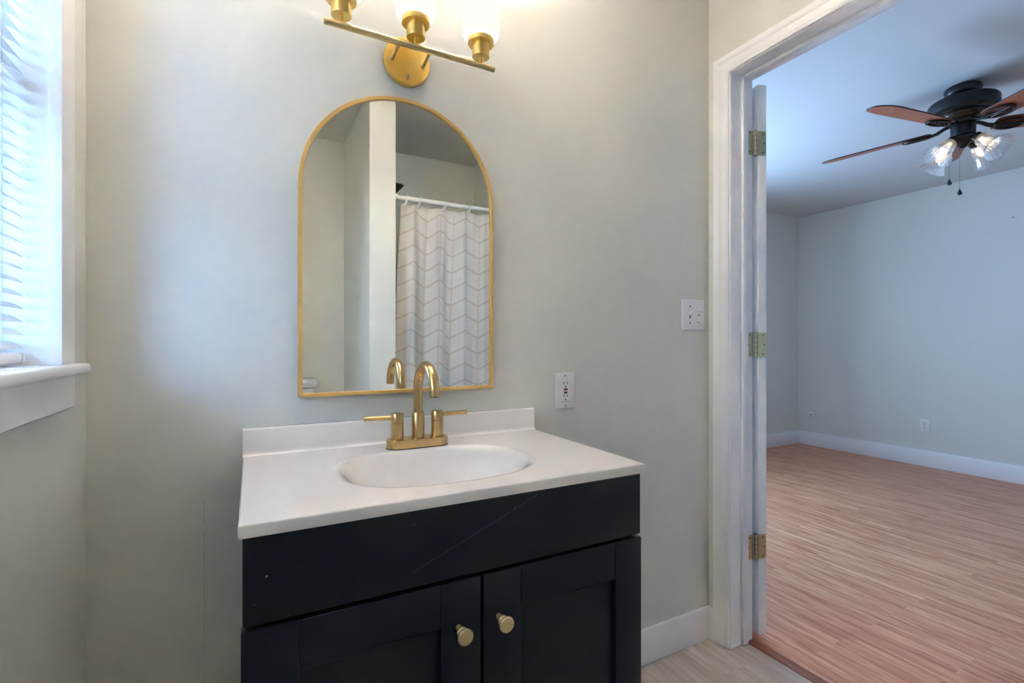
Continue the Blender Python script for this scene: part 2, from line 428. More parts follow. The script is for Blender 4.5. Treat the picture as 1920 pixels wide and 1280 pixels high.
# ------------------------------------------------------------------ door, swung wide open into the bedroom
pin = Vector((1.630, 1.172, 0)); TH = R(165)
rot = Matrix.Translation(pin) @ Matrix.Rotation(TH, 4, 'Z') @ Matrix.Translation(-pin)
m = MB()
dz0, dz1 = 0.022, 2.036; dxa, dxb, dya, dyb = 1.585, 1.620, 0.392, 1.175
m.box(dxa, dxb, dya, dyb, dz0, dz1, 0.0015, 1, rot)
for (a, b, c, d) in ((0.13, 0.36, 0.25, 0.85), (0.43, 0.66, 0.25, 0.85), (0.13, 0.36, 1.05, 1.90), (0.43, 0.66, 1.05, 1.90)):
    for xs in (dxa, dxb):
        m.box(xs - .003, xs + .003, dya + a, dya + b, c, d, 0.0028, 2, rot)
door = struct(obj('door_1', m, 'door_paint', loc=(1.636, 1.17, 0)), 'white bedroom door swung wide open, seen by its hinge edge', 'door')
def leaf_pts(w, h, r):
    pts = [(0, -h / 2), (w - r, -h / 2)]
    for i in range(1, 7): a = -PI / 2 + PI / 2 * i / 6; pts.append((w - r + r * math.cos(a), -h / 2 + r + r * math.sin(a)))
    for i in range(0, 7): a = PI / 2 * i / 6; pts.append((w - r + r * math.cos(a), h / 2 - r + r * math.sin(a)))
    pts.append((0, h / 2)); return pts
for zc in (1.820, 1.083, 0.345):
    h = obj('hinge', MB().tube([(pin.x, pin.y, zc - .046), (pin.x, pin.y, zc + .046)], 0.0052, 14), 'hinge_brass', door)
    mk = MB()
    for q in (-.046, -.0275, -.0092, .0092, .0275, .046): mk.lathe([(0.0056, -.0006), (0.0056, .0006)], Matrix.Translation((pin.x, pin.y, zc + q)), 14)
    obj('knuckle_joint', mk, 'dark_slot', h)
    # door leaf lies on the door's hinge edge, jamb leaf on the jamb
    dd = rot.to_3x3() @ Vector((-1, 0, 0)); en = rot.to_3x3() @ Vector((0, 1, 0))
    o1 = rot @ Vector((dxb, dyb, zc))
    M1 = axis_mat(o1 + en * 0.0002, en, dd)
    obj('door_leaf', MB().prism(leaf_pts(0.031, 0.089, 0.009), 0.0016, M1), 'hinge_brass', h)
    M2 = axis_mat(Vector((XR2 + .002, 1.1778, zc)), (0, -1, 0), (-1, 0, 0))
    obj('jamb_leaf', MB().prism(leaf_pts(0.032, 0.089, 0.009), 0.0016, M2), 'hinge_brass', h)
    for (a, b) in ((0.012, 0.034), (0.0175, 0.0), (0.012, -0.034)):
        for MM in (M1, M2):
            obj('screw', MB().lathe([(0.0026, 0.0014), (0.0026, 0.0024), (0.0012, 0.0026)], MM @ Matrix.Translation((a + .006, b, 0)), 12), 'aerator_dark', h)
# door knob pair near the latch edge
mk = MB()
for sg, xs in ((1, dxb), (-1, dxa)):
    mk.lathe([(0.030, 0), (0.030, 0.006), (0.012, 0.009), (0.011, 0.028), (0.024, 0.036), (0.027, 0.050), (0.022, 0.062), (0.006, 0.066)], rot @ axis_mat((xs, dya + 0.06, 0.95), (sg, 0, 0)), 28)
obj('door_knob', mk, 'hinge_brass', door)['label'] = 'brass door knobs'

# ------------------------------------------------------------------ bathroom window
win = struct(thing('window_1', (XL, 0.741, WZ0), 'bathroom window in white casing at the left edge', 'window'))
m = MB()
m.box(XL, XL + .018, 1.064, 1.131, 1.056, 2.080, 0.002, 2); m.box(XL, XL + .018, 0.351, 0.418, 1.056, 2.080, 0.002, 2); m.box(XL, XL + .018, 0.418, 1.064, 2.015, 2.080, 0.002, 2)
obj('casing', m, 'trim_paint', win)
m = MB()
m.box(XL - .13, XL - .0005, 1.069, 1.082, 1.04, 2.03); m.box(XL - .13, XL - .0005, 0.400, 0.413, 1.04, 2.03); m.box(XL - .13, XL - .0005, 0.413, 1.069, 2.012, 2.03)
m.box(XL - .13, XL - .05, 0.413, 1.069, 1.028, 1.056)
obj('window_frame', m, 'trim_paint', win)
m = MB()
for (z0, z1, x) in ((1.056, 1.55, XL - .085), (1.52, 2.012, XL - .115)):
    m.box(x - .012, x + .012, 0.413, 0.455, z0, z1, .002, 1); m.box(x - .012, x + .012, 1.027, 1.069, z0, z1, .002, 1)
    m.box(x - .012, x + .012, 0.455, 1.027, z0, z0 + .04, .002, 1); m.box(x - .012, x + .012, 0.455, 1.027, z1 - .035, z1, .002, 1)
sash = obj('sash', m, 'trim_paint', win)
m = MB(); m.box(XL - .086, XL - .084, .45, 1.03, 1.09, 1.52); m.box(XL - .116, XL - .114, .45, 1.03, 1.555, 1.98)
obj('pane', m, 'window_glass', sash)
m = MB()
m.box(XL - .06, XL + .001, 0.412, 1.070, 1.038, 1.056); m.box(XL, XL + .036, 0.330, 1.152, 1.038, 1.056, 0.006, 3)
obj('window_sill', m, 'trim_paint', win)
obj('apron', MB().box(XL, XL + .018, 0.351, 1.131, 0.980, 1.038, 0.0015, 1), 'trim_paint', win)

# blind hanging inside the window
bl = thing('window_blind', (XL - .042, 0.741, 2.0), 'white slatted mini blind hanging inside the left window', 'blind')
XB_ = XL - .040
obj('head_rail', MB().box(XB_ - .016, XB_ + .014, .42, 1.063, 1.983, 2.010, .002, 1), 'white_plastic', bl)
m = MB(); z = 1.090; tilt = R(30)
while z < 1.978:
    rows = []
    jit = random.uniform(-.05, .05)
    for yy in (0.418, 1.063):
        row = []
        for i in range(7):
            t = -1 + 2 * i / 6
            a = tilt + jit
            w_ = 0.0125 * t; hgt = 0.0022 * (1 - t * t)
            row.append((XB_ + w_ * math.cos(a) - hgt * math.sin(a) * -1, yy, z - w_ * math.sin(a) + hgt * math.cos(a)))
        rows.append(row)
    top = [[Vector(p) + Vector((0, 0, .0004)) for p in r] for r in rows]
    ring0 = rows[0] + list(reversed(top[0])); ring1 = rows[1] + list(reversed(top[1]))
    m.loft([ring0, ring1]); z += 0.0208
obj('slats', m, 'blind_slat', bl)
m = MB(); m.box(XB_ - .0135, XB_ + .0135, 0.424, 1.054, 1.0605, 1.0775, .006, 3)
br_ = obj('bottom_rail', m, 'white_plastic', bl)
m = MB(); m.box(XB_ - .0145, XB_ + .0145, 1.052, 1.0600, 1.0600, 1.0780, .0035, 2)
obj('end_cap', m, 'white_plastic', br_)
m = MB()
for yy in (0.50, 0.741, 0.98):
    for dx in (-.0125, .0125): m.tube([(XB_ + dx, yy, 1.07), (XB_ + dx, yy, 1.99)], 0.0006, 6)
obj('ladder_cord', m, 'curtain_white', bl)

# bedroom window in the back wall, hidden from here behind the vanity wall
win2 = struct(thing('window_2', (2.65, YF, bz0), 'bedroom window in the back wall, hidden behind the vanity wall', 'window'))
m = MB()
for (a, b, c, d) in ((bx0, bx0 + .05, bz0, bz1), (bx1 - .05, bx1, bz0, bz1), (bx0 + .05, bx1 - .05, bz0, bz0 + .05), (bx0 + .05, bx1 - .05, bz1 - .05, bz1), (2.625, 2.675, bz0 + .05, bz1 - .05)):
    m.box(a, b, YF + .04, YF + .09, c, d, .002, 1)
fr = obj('window_frame', m, 'trim_paint', win2)
obj('pane', MB().box(bx0 + .04, bx1 - .04, YF + .063, YF + .066, bz0 + .04, bz1 - .04), 'window_glass', fr)
m = MB()
m.box(bx0 - .065, bx0, YF - .018, YF, bz0, bz1 + .065, .002, 1); m.box(bx1, bx1 + .065, YF - .018, YF, bz0, bz1 + .065, .002, 1); m.box(bx0, bx1, YF - .018, YF, bz1, bz1 + .065, .002, 1)
m.box(bx0 - .08, bx1 + .08, YF - .04, YF, bz0 - .02, bz0, .004, 2)
obj('casing', m, 'trim_paint', win2)

# ------------------------------------------------------------------ vanity cabinet
CX0, CX1, CYF = -0.011, 0.736, 0.800
vc = thing('vanity_cabinet', (0.3625, 1.04, 0), 'dark navy bathroom vanity cabinet with two doors under the white sink top', 'cabinet')
for x0, x1 in ((CX0 + .001, CX0 + .017), (CX1 - .017, CX1 - .001)):
    obj('side_panel', MB().box(x0, x1, CYF + .021, YV - .016, 0.0, 0.819, .001, 1), 'cabinet_navy', vc)
m = MB()
m.box(CX0 + .017, CX1 - .017, CYF + .026, CYF + .040, 0.10, 0.819); m.box(CX0 + .017, CX1 - .017, CYF + .07, CYF + .085, 0, .10)
obj('carcass', m, 'cabinet_inside', vc)
obj('false_drawer_front', MB().box(CX0, CX1, CYF, CYF + .021, 0.684, 0.8145, .003, 3), 'cabinet_navy_scratched', vc)
def cab_door(x0, x1, knobx, s0, s1):
    zt, zb = 0.6775, 0.115; rt = 0.0755
    m = MB()
    m.box(x0, x0 + s0, CYF, CYF + .021, zb, zt, .0016, 2); m.box(x1 - s1, x1, CYF, CYF + .021, zb, zt, .0016, 2)
    m.box(x0 + s0, x1 - s1, CYF + .0002, CYF + .021, zt - rt, zt, .0013, 1); m.box(x0 + s0, x1 - s1, CYF + .0002, CYF + .021, zb, zb + rt, .0013, 1)
    d = obj('door', m, 'cabinet_navy', vc)
    obj('door_panel', MB().box(x0 + s0 - .004, x1 - s1 + .004, CYF + .0115, CYF + .017, zb + rt - .004, zt - rt + .004), 'cabinet_navy', d)
    K = axis_mat((knobx, CYF, 0.5975), (0, -1, 0))
    prof = [(0.0001, 0), (0.0054, 0), (0.0054, .0125), (0.0086, .0136), (0.0094, .0160), (0.0092, .0185), (0.0080, .0205), (0.0062, .0215), (0.0062, .0250), (0.0095, .0265), (0.0128, .0285), (0.0142, .0312), (0.0140, .0336), (0.0126, .0354), (0.0100, .0360), (0.0001, .0362)]
    obj('knob', MB().lathe(prof, K, 36), 'knob_gold', d)['label'] = 'brushed pale gold round knob'
cab_door(CX0 - .002, 0.3615, 0.319, 0.076, 0.074)
cab_door(0.3675, CX1 + .002, 0.397, 0.0765, 0.070)

# ------------------------------------------------------------------ vanity top with integral oval bowl
vt = thing('countertop', (0.359, 1.02, 0.82), 'glossy white countertop with oval integral sink and backsplash on navy cabinet', 'countertop')
TX0, TX1, TY0, TY1, TZ = -0.0165, 0.7345, 0.784, YV - .001, 0.838
bcx, bcy, brx, bry = 0.352, 0.998, 0.200, 0.151
def sup(a, rx, ry, n=2.5):
    c, s_ = math.cos(a), math.sin(a)
    return (math.copysign(abs(c) ** (2 / n), c) * rx, math.copysign(abs(s_) ** (2 / n), s_) * ry)
N = 120
angs = [2 * PI * i / N for i in range(N)]
for cxn, cyn in ((TX0, TY0), (TX1, TY0), (TX1, TY1 - .02), (TX0, TY1 - .02)):
    a = math.atan2(cyn - bcy, cxn - bcx) % (2 * PI)
    i = min(range(N), key=lambda q: abs((angs[q] - a + PI) % (2 * PI) - PI)); angs[i] = a
outer = []
for a in angs:
    c, s_ = math.cos(a), math.sin(a)
    ts = []
    if c > 1e-9: ts.append((TX1 - bcx) / c)
    if c < -1e-9: ts.append((TX0 - bcx) / c)
    if s_ > 1e-9: ts.append((TY1 - .02 - bcy) / s_)
    if s_ < -1e-9: ts.append((TY0 - bcy) / s_)
    t = min(ts); outer.append((bcx + c * t, bcy + s_ * t))
def on_ray(a, rx, ry, n=2.5):
    c, s_ = math.cos(a), math.sin(a)
    r = (abs(c / rx) ** n + abs(s_ / ry) ** n) ** (-1 / n)
    return (bcx + c * r, bcy + s_ * r)
def inset(p, d):
    x, y = p
    return (min(max(x, TX0 + d), TX1 - d), min(max(y, TY0 + d), TY1 - .02))
rings = []
rings.append([(x, y, TZ - .0195) for x, y in outer])
rings.append([(*inset(p, 0.0), TZ - .003) for p in outer])
rings.append([(*inset(p, .0012), TZ - .0008) for p in outer])
rings.append([(*inset(p, .003), TZ) for p in outer])
rings.append([(*on_ray(a, brx + .010, bry + .010), TZ) for a in angs])
rings.append([(*on_ray(a, brx + .004, bry + .004), TZ - .0006) for a in angs])
topm = MB().loft(rings, False, False)
# underside ring so that the slab has thickness
under = [[(x, y, TZ - .0195) for x, y in outer], [(*on_ray(a, brx + .02, bry + .02), TZ - .0195) for a in angs]]
topm.loft(under, False, False)
slab = obj('counter_slab', topm, 'counter_white', vt, sharp=60)
for pf in slab.data.polygons:
    if pf.normal.z > 0.9995: pf.use_smooth = False
bow = []
for (k_, dz) in ((1.02, 0.0006), (0.995, .0022), (0.97, .0055), (0.94, .0115), (0.89, .0240), (0.82, .0430), (0.72, .0680), (0.60, .0880), (0.45, .1030), (0.30, .1120), (0.12, .1170)):
    nn = 2.5 if k_ > .8 else 2.2
    ring_ = []
    for a in angs:
        x, y = on_ray(a, brx * k_ + (0.0 if k_ < 1 else 0), bry * k_, nn); ring_.append((x, y + (1 - k_) * 0.012, TZ - dz))
    bow.append(ring_)
obj('sink_bowl', MB().loft(bow, False, True), 'counter_white', vt, sharp=70)
obj('drain', MB().lathe([(0.0001, 0), (0.021, 0), (0.021, .0015), (0.018, .0025), (0.015, .001), (0.012, .004), (0.0001, .005)], Matrix.Translation((bcx, bcy + .0105, TZ - .1168)), 32), 'faucet_bronze', vt)['label'] = 'brushed gold drain'
# backsplash with a small cove at its foot
cove = [(0, 0), (-.028, 0), (-.0235, .0012), (-.0205, .005), (-.0195, .010), (-.0190, .0575), (-.0170, .0605), (-.0145, .0615), (-.002, .0615), (0, .0600)]
obj('backsplash', MB().prism(cove, TX1 - TX0 + .004, axis_mat((TX0, TY1, TZ - .0005), (1, 0, 0), (0, 1, 0))), 'counter_white', vt, sharp=60)

# ------------------------------------------------------------------ faucet
FX, FY, FZ = 0.362, 1.178, TZ
fa = thing('faucet', (FX, FY, FZ), 'brushed bronze two-handle gooseneck faucet standing on the white sink top', 'faucet')
def stadium(hl, hw, n=10):
    pts = []
    for i in range(n + 1): a = -PI / 2 + PI * i / n; pts.append((hl - hw + hw * math.cos(a), hw * math.sin(a)))
    for i in range(n + 1): a = PI / 2 + PI * i / n; pts.append((-hl + hw + hw * math.cos(a), hw * math.sin(a)))
    return pts
m = MB()
m.loft([[(FX + x * k_, FY + y * k_, z) for x, y in stadium(.0765, .0265)] for (k_, z) in ((1, FZ + .0015), (1, FZ + .0195), (.99, FZ + .0215), (.975, FZ + .022))])
bp = obj('base_plate', m, 'faucet_bronze', fa)
obj('gasket', MB().loft([[(FX + x * 1.0, FY + y * 1.0, z) for x, y in stadium(.0772, .0272)] for z in (FZ + .0002, FZ + .0018)]), 'dark_slot', bp)
zb = FZ + .022
for sg in (-1, 1):
    hx = FX + sg * 0.0505
    m = MB().lathe([(0.0152, zb), (0.0152, zb + .0385), (.0146, zb + .0390), (.0146, zb + .0398), (0.0153, zb + .0402), (0.0153, zb + .0612), (.0146, zb + .0622), (.0001, zb + .0622)], Matrix.Translation((hx, FY, 0)), 40)
    hd = obj('handle', m, 'faucet_bronze', fa)
    obj('lever', MB().tube([(hx + sg * .010, FY, zb + .0520), (hx + sg * .0785, FY, zb + .0530), (hx + sg * .0795, FY, zb + .0530)], [.0052, .0058, .0050], 18), 'faucet_bronze', hd)
m = MB().lathe([(0.0156, zb), (0.0156, zb + .0612), (.0150, zb + .0620), (.0115, zb + .0622)], Matrix.Translation((FX + .001, FY, 0)), 40)
obj('spout_collar', m, 'faucet_bronze', fa)
rad = 0.0620; zs = FZ + .1378
path = [(FX + .001, FY, zb + .058), (FX + .001, FY, zb + .09)]
for i in range(25):
    a = PI * i / 24; path.append((FX + .001, FY - rad + rad * math.cos(a), zs + rad * math.sin(a)))
path.append((FX + .001, FY - 2 * rad - .0002, zs - .002)); path.append((FX + .001, FY - 2 * rad - .0004, zs - .0045))
sp = obj('spout', MB().tube(path, 0.0112, 28), 'faucet_bronze', fa)
obj('aerator', MB().lathe([(.0102, -.001), (.0102, .0006), (.0080, .0008)], axis_mat((FX + .001, FY - 2 * rad - .0004, zs - .0045), (0, 0, -1)), 28), 'aerator_dark', sp)

# ------------------------------------------------------------------ arched mirror
MX0, MX1, MZ0, MZ1 = 0.0975, 0.6025, 0.9635, 1.7210
mr = thing('mirror', (0.35, YV, MZ0), 'arched wall mirror with thin gold frame above the sink', 'mirror')
def arch(d, nseg=48):
    x0, x1, z0 = MX0 + d, MX1 - d, MZ0 + d; r = (x1 - x0) / 2; zc = MZ1 - (MX1 - MX0) / 2
    pts = [(x0, z0), (x1, z0)]
    for i in range(nseg + 1): a = PI * i / nseg; pts.append((x0 + r + r * math.cos(a), zc + r * math.sin(a)))
    return pts
yb, yf, yg = YV - .0005, YV - .0255, YV - .0200
prof = [(0.0, yb), (0.0, yf + .0012), (0.0010, yf), (0.0082, yf), (0.0092, yf + .001), (0.0092, yg + .001), (0.0060, yg + .003), (0.006, yb)]
rings = [[(x, y, z) for x, z in arch(d)] for d, y in prof]
vr = MB(); rows = [[vr.bm.verts.new(p) for p in r] for r in rings]
for a, b in zip(rows, rows[1:] + rows[:1]):
    n = len(a)
    for i in range(n): vr.bm.faces.new((a[i], a[(i + 1) % n], b[(i + 1) % n], b[i]))
obj('frame', vr, 'mirror_gold', mr, sharp=30)
gl = MB(); gl.loft([[(x, yg, z) for x, z in arch(.0075)], [(x, yg + .004, z) for x, z in arch(.0075)]])
obj('glass', gl, 'mirror_glass', mr, smooth=False)

# ------------------------------------------------------------------ three-light vanity fixture
LX, LY, LZ = 0.358, 1.183, 1.8215
vl = thing('vanity_light', (LX, YV, LZ), 'gold three-light vanity fixture with white glass shades above the mirror', 'wall light')
obj('backplate', MB().lathe([(0.0001, 0), (.0595, 0), (.0600, .001), (.0600, .0200), (.0588, .0222), (.0001, .0224)], axis_mat((LX, YV - .0002, LZ), (0, -1, 0)), 64), 'brass_plate', vl)
obj('bar', MB().tube([(0.146, LY, LZ), (0.1468, LY, LZ), (0.5732, LY, LZ), (0.574, LY, LZ)], [.0068, .0076, .0076, .0068], 24), 'brass_rod', vl)
for dx in (-.040, .040):
    m = MB().tube([(LX + dx, YV - .022, LZ - .006), (LX + dx, LY + .005, LZ - .001)], .0042, 16)
    m.lathe([(.0058, 0), (.0058, .003), (.0044, .004)], axis_mat((LX + dx, YV - .0222, LZ - .006), (0, -1, 0)), 20)
    m.lathe([(.0054, 0), (.0054, .006)], axis_mat((LX + dx, LY + .013, LZ - .0015), (0, -1, 0)), 20)
    obj('arm', m, 'brass_rod', vl)
obj('finial', MB().lathe([(.0050, 0), (.0050, .008), (.0042, .010), (.0046, .0105), (.0046, .015), (.003, .0175), (.0001, .018)], axis_mat((LX - .002, YV - .0222, LZ - .0455), (0, -1, 0)), 20), 'brass_rod', vl)
z0 = LZ + .0075
for lx in (0.183, 0.359, 0.535):
    T = Matrix.Translation((lx, LY, z0))
    hd = obj('lamp_holder', MB().lathe([(.0045, -.004), (.0045, .0135), (.0222, .0137), (.0226, .0145), (.0226, .0470), (.0335, .0472), (.0345, .0482), (.0345, .0590), (.0338, .0598), (.0001, .0600)], T, 44), 'brass_light', vl)
    sh = obj('shade', MB().lathe([(.0300, .0605), (.0380, .0610), (.0455, .0660), (.0495, .0740), (.0505, .0840), (.0505, .2240), (.0480, .2240), (.0480, .0840), (.0465, .0760), (.0430, .0690), (.0370, .0640), (.0300, .0640)], T, 48, cap=False), 'lit_shade', hd)
    obj('bulb', MB().lathe([(.012, .0600), (.012, .120), (.016, .140), (.026, .164), (.029, .182), (.025, .200), (.013, .212), (.0001, .215)], T, 28), 'lit_bulb', hd)

# ------------------------------------------------------------------ outlets and switches
def plate(mb, x0, x1, z0, z1, y, t=.006): mb.box(x0, x1, y - t, y, z0, z1, .0028, 3); return mb
ot = thing('outlet', (0.8585, YV, 0.943), 'white outlet with red and black test buttons on the wall right of the sink', 'outlet')
obj('cover_plate', plate(MB(), .8245, .8925, .888, .998, YV), 'white_plastic', ot)
yq = YV - .006
face = obj('receptacle', MB().box(.8420, .8750, yq - .0018, yq, .9100, .9765, .0008, 1), 'white_plastic', ot)
obj('button', MB().box(.8520, .8650, yq - .0032, yq - .0015, .9440, .9505, .0005, 1), 'red_button', face)['label'] = 'red reset button'
obj('button', MB().box(.8530, .8640, yq - .0032, yq - .0015, .9345, .9405, .0005, 1), 'black_button', face)['label'] = 'black test button'
for zz in (.967, .9275):
    for dx, hh in ((-.0062, .0042), (.0062, .0036)): obj('slot', MB().box(.8585 + dx - .0011, .8585 + dx + .0011, yq - .0021, yq - .0016, zz - hh, zz + hh), 'dark_slot', face)
for zz in (.9558, .9160): obj('ground_slot', MB().lathe([(.0024, 0), (.0024, .0006)], axis_mat((.8585, yq - .0016, zz), (0, -1, 0)), 14), 'dark_slot', face)
obj('seam', MB().box(.8430, .8740, yq - .0005, yq - .0001, .9092, .9100), 'dark_slot', ot)
for zz in (.9885, .8965): obj('screw', MB().lathe([(.0028, 0), (.0028, .0006), (.0020, .0010)], axis_mat((.8585, yq, zz), (0, -1, 0)), 16), 'steel_screw', ot)

sw = thing('light_switch', (1.418, YV, 1.192), 'white two-gang switch plate on the wall beside the door casing', 'light switch')
obj('cover_plate', plate(MB(), 1.361, 1.475, 1.137, 1.247, YV), 'white_plastic', sw)
def toggle(x, z, up, horiz=False, s=1.0):
    d = Vector((0, -1, 0.55 * up)) if not horiz else Vector((0.75 * up, -1, 0))
    o = Vector((x, YV - .005, z))
    e = o + d.normalized() * 0.016 * s
    return obj('toggle', MB().tube([o, o + (e - o) * .9, e], [.0048 * s, .0040 * s, .0030 * s], 14), 'white_plastic', sw)
toggle(1.3985, 1.196, 1); toggle(1.4400, 1.209, 1, True); toggle(1.4420, 1.171, -1, False, .8)
obj('slot', MB().box(1.3960, 1.4015, YV - .0064, YV - .0058, 1.1790, 1.1895), 'dark_slot', sw)
obj('slot', MB().box(1.4380, 1.4490, YV - .0064, YV - .0058, 1.1640, 1.1662), 'dark_slot', sw)
for (x, zz) in ((1.3990, 1.2222), (1.3990, 1.1618), (1.4440, 1.1905)): obj('screw', MB().lathe([(.0028, 0), (.0028, .0006), (.0020, .0010)], axis_mat((x, YV - .006, zz), (0, -1, 0)), 16), 'aerator_dark', sw)

# bedroom outlet and cable jack on the far wall
o2 = thing('outlet', (XF, 2.113, 0.357), 'white duplex outlet low on the pale blue bedroom wall', 'outlet')
obj('cover_plate', MB().box(XF - .006, XF, 2.078, 2.148, .300, .414, .0028, 3), 'white_plastic', o2)
for zc in (.3765, .3375):
    rc = obj('receptacle', MB().lathe([(.0165, 0), (.0165, .0015), (.0155, .002), (.0001, .002)], axis_mat((XF - .006, 2.113, zc), (-1, 0, 0)), 24), 'white_plastic', o2)
    for dy in (-.0065, .0065): obj('slot', MB().box(XF - .0086, XF - .0078, 2.113 + dy - .0016, 2.113 + dy + .0016, zc, zc + .0085), 'dark_slot', rc)
    obj('ground_slot', MB().lathe([(.003, 0), (.003, .0008)], axis_mat((XF - .0078, 2.113, zc - .008), (-1, 0, 0)), 12), 'dark_slot', rc)
obj('screw', MB().lathe([(.003, 0), (.003, .001)], axis_mat((XF - .006, 2.113, .357), (-1, 0, 0)), 12), 'dark_slot', o2)
cj = thing('cable_jack', (XF, 3.098, 0.332), 'small square white wall jack near the bedroom corner above the baseboard', 'jack')
obj('jack_box', MB().box(XF - .022, XF, 3.070, 3.126, .304, .360, .003, 2), 'white_plastic', cj)
obj('socket', MB().box(XF - .0226, XF - .0216, 3.090, 3.102, .320, .332), 'dark_slot', cj)
tag(obj('nail', MB().tube([(XF + .01, 1.55, 2.056), (XF - .012, 1.55, 2.058)], .0035, 10), 'steel_screw', loc=(XF, 1.55, 2.056)), 'tiny dark nail sticking out high on the bedroom wall', 'nail')

# ------------------------------------------------------------------ shower curtain, rod, rings, shower head (seen in the mirror)
RY_, RZ_ = -0.195, 1.892
rod = thing('curtain_rod', (1.097, RY_, RZ_), 'white tension rod carrying the shower curtain, reflected in the mirror', 'curtain rod')
obj('rod_tube', MB().tube([(.6945, RY_, RZ_), (1.06, RY_, RZ_), (1.061, RY_, RZ_), (1.4995, RY_, RZ_)], [.0125, .0125, .0110, .0110], 20), 'curtain_white', rod)
for x, sg in ((.6912, 1), (1.5028, -1)):
    obj('end_cap', MB().lathe([(.020, 0), (.020, .008), (.016, .02), (.0128, .026)], axis_mat((x, RY_, RZ_), (sg, 0, 0)), 24), 'curtain_white', rod)
ringx = [0.763, 0.838, 0.990, 1.142, 1.292, 1.440]
order = ['leftmost', 'second', 'third', 'fourth']
for i, x in enumerate(ringx):
    o = obj('curtain_ring', MB().ring((x, RY_, RZ_ - .014), (0.25, 0, 1), (0, 1, 0), .0300, .0190, .0034, 28, 8), 'curtain_white', loc=(x, RY_, RZ_))
    lab = ('white curtain ring on the rod, leftmost in the mirror by the dark shower head' if i == 0 else
           'white curtain ring on the rod, second from the wing wall in the mirror' if i == 1 else
           'white curtain ring on the rod, third from the wing wall in the mirror' if i == 2 else
           'white curtain ring on the rod, nearest the mirror right edge' if i == 3 else
           'white curtain ring on the rod, next to last before the door wall' if i == 4 else 'white curtain ring on the rod, closest to the door wall')
    tag(o, lab, 'curtain ring', 'white rings on the curtain rod')
# cloth
bm = bmesh.new(); uvl = bm.loops.layers.uv.new('cloth')
NX, NZ = 180, 40
cx0, cx1, cz1, cz0 = 0.742, 1.490, 1.868, 0.060
def fold(x, h):                                          # h: 0 at the top, 1 at the hem
    a = 0.010 + 0.016 * min(1, h * 3)
    return RY_ - 0.012 + a * math.sin(2 * PI * (x - 0.763) / 0.152 + 0.5 * math.sin(7 * x)) + 0.005 * math.sin(2 * PI * x / 0.061 + 2 * h)
def topz(x):
    nx = min(ringx, key=lambda r: abs(r - x)); d = abs(x - nx)
    return cz1 - 0.012 * min(1, d / 0.06) ** 1.3 - (0.010 if x < 0.80 and x > 0.77 else 0)
grid = []; arc = []
for j in range(NZ + 1):
    h = j / NZ; row = []; s_ = 0; ar = []
    for i in range(NX + 1):
        xa = 0.738 - 0.036 * min(1, h * 2.2); x = xa + (cx1 - xa) * i / NX; y = fold(x, h)
        z = topz(x) + (cz0 - topz(x)) * h
        if i: s_ += math.hypot((cx1 - cx0) / NX, y - row[-1].co.y)
        row.append(bm.verts.new((x, y, z))); ar.append(s_)
    grid.append(row); arc.append(ar)
for j in range(NZ):
    for i in range(NX):
        f = bm.faces.new((grid[j][i], grid[j][i + 1], grid[j + 1][i + 1], grid[j + 1][i]))
        for l, (jj, ii) in zip(f.loops, ((j, i), (j, i + 1), (j + 1, i + 1), (j + 1, i))):
            l[uvl].uv = (arc[NZ // 2][ii] + 0.0105, grid[jj][ii].co.z)
q = MB(); q.bm.free(); q.bm = bm
ct = obj('shower_curtain', q, 'curtain_chevron', loc=(1.116, RY_, 0.06), sharp=180)
sm = ct.modifiers.new('cloth_thickness', 'SOLIDIFY'); sm.thickness = 0.0012
tag(ct, 'white shower curtain with tan chevron lines hanging from rod, seen in the mirror', 'shower curtain')
for x in ringx: obj('grommet', MB().ring((x, fold(x, .01) - .0005, cz1 - .012), (1, 0, 0), (0, 0, 1), .0055, .0055, .0016, 18, 6), 'chrome', ct)

shd = thing('showerhead', (.6912, -0.50, 2.05), 'black shower head poking out from the wing wall above the curtain rod', 'shower head')
obj('shower_arm', MB().tube([(.6912, -.50, 2.075), (.72, -.50, 2.08), (.755, -.50, 2.070), (.785, -.50, 2.050)], .0105, 14), 'shower_black', shd)
obj('flange', MB().lathe([(.028, 0), (.028, .003), (.014, .010)], axis_mat((.6912, -.50, 2.075), (1, 0, 0)), 24), 'shower_black', shd)
obj('spray_head', MB().lathe([(.012, 0), (.020, .012), (.036, .030), (.040, .042), (.038, .048), (.0001, .049)], axis_mat((.775, -.50, 2.062), (.72, 0, -.7)), 28), 'shower_black', shd)

# ------------------------------------------------------------------ toilet (its tank corner shows in the mirror)
tl = thing('toilet', (.13, -.93, 0), 'white toilet standing against the rear wall, tank corner seen in the mirror', 'toilet')
def rrect(cx, cy, hx, hy, r, z, n=6):
    pts = []
    for (sx, sy, a0) in ((1, -1, -PI / 2), (1, 1, 0), (-1, 1, PI / 2), (-1, -1, PI)):
        for i in range(n + 1):
            a = a0 + PI / 2 * i / n; pts.append((cx + sx * (hx - r) + r * math.cos(a), cy + sy * (hy - r) + r * math.sin(a), z))
    return pts
ty = -.838
obj('tank', MB().loft([rrect(.13, ty, hx, hy, .03, z) for (hx, hy, z) in ((.185, .075, .415), (.195, .085, .43), (.212, .092, .62), (.216, .094, .800), (.214, .093, .806))]), 'porcelain', tl, sharp=50)
obj('tank_lid', MB().loft([rrect(.13, ty + .002, hx, hy, .035, z) for (hx, hy, z) in ((.226, .100, .812), (.236, .106, .818), (.238, .108, .840), (.232, .103, .858), (.218, .092, .865), (.16, .06, .867))]), 'porcelain', tl, sharp=60)
obj('flush_lever', MB().tube([(-.03, -.742, .755), (-.03, -.722, .755), (-.04, -.716, .754), (-.105, -.714, .748)], [.009, .007, .007, .008], 14), 'chrome', tl)
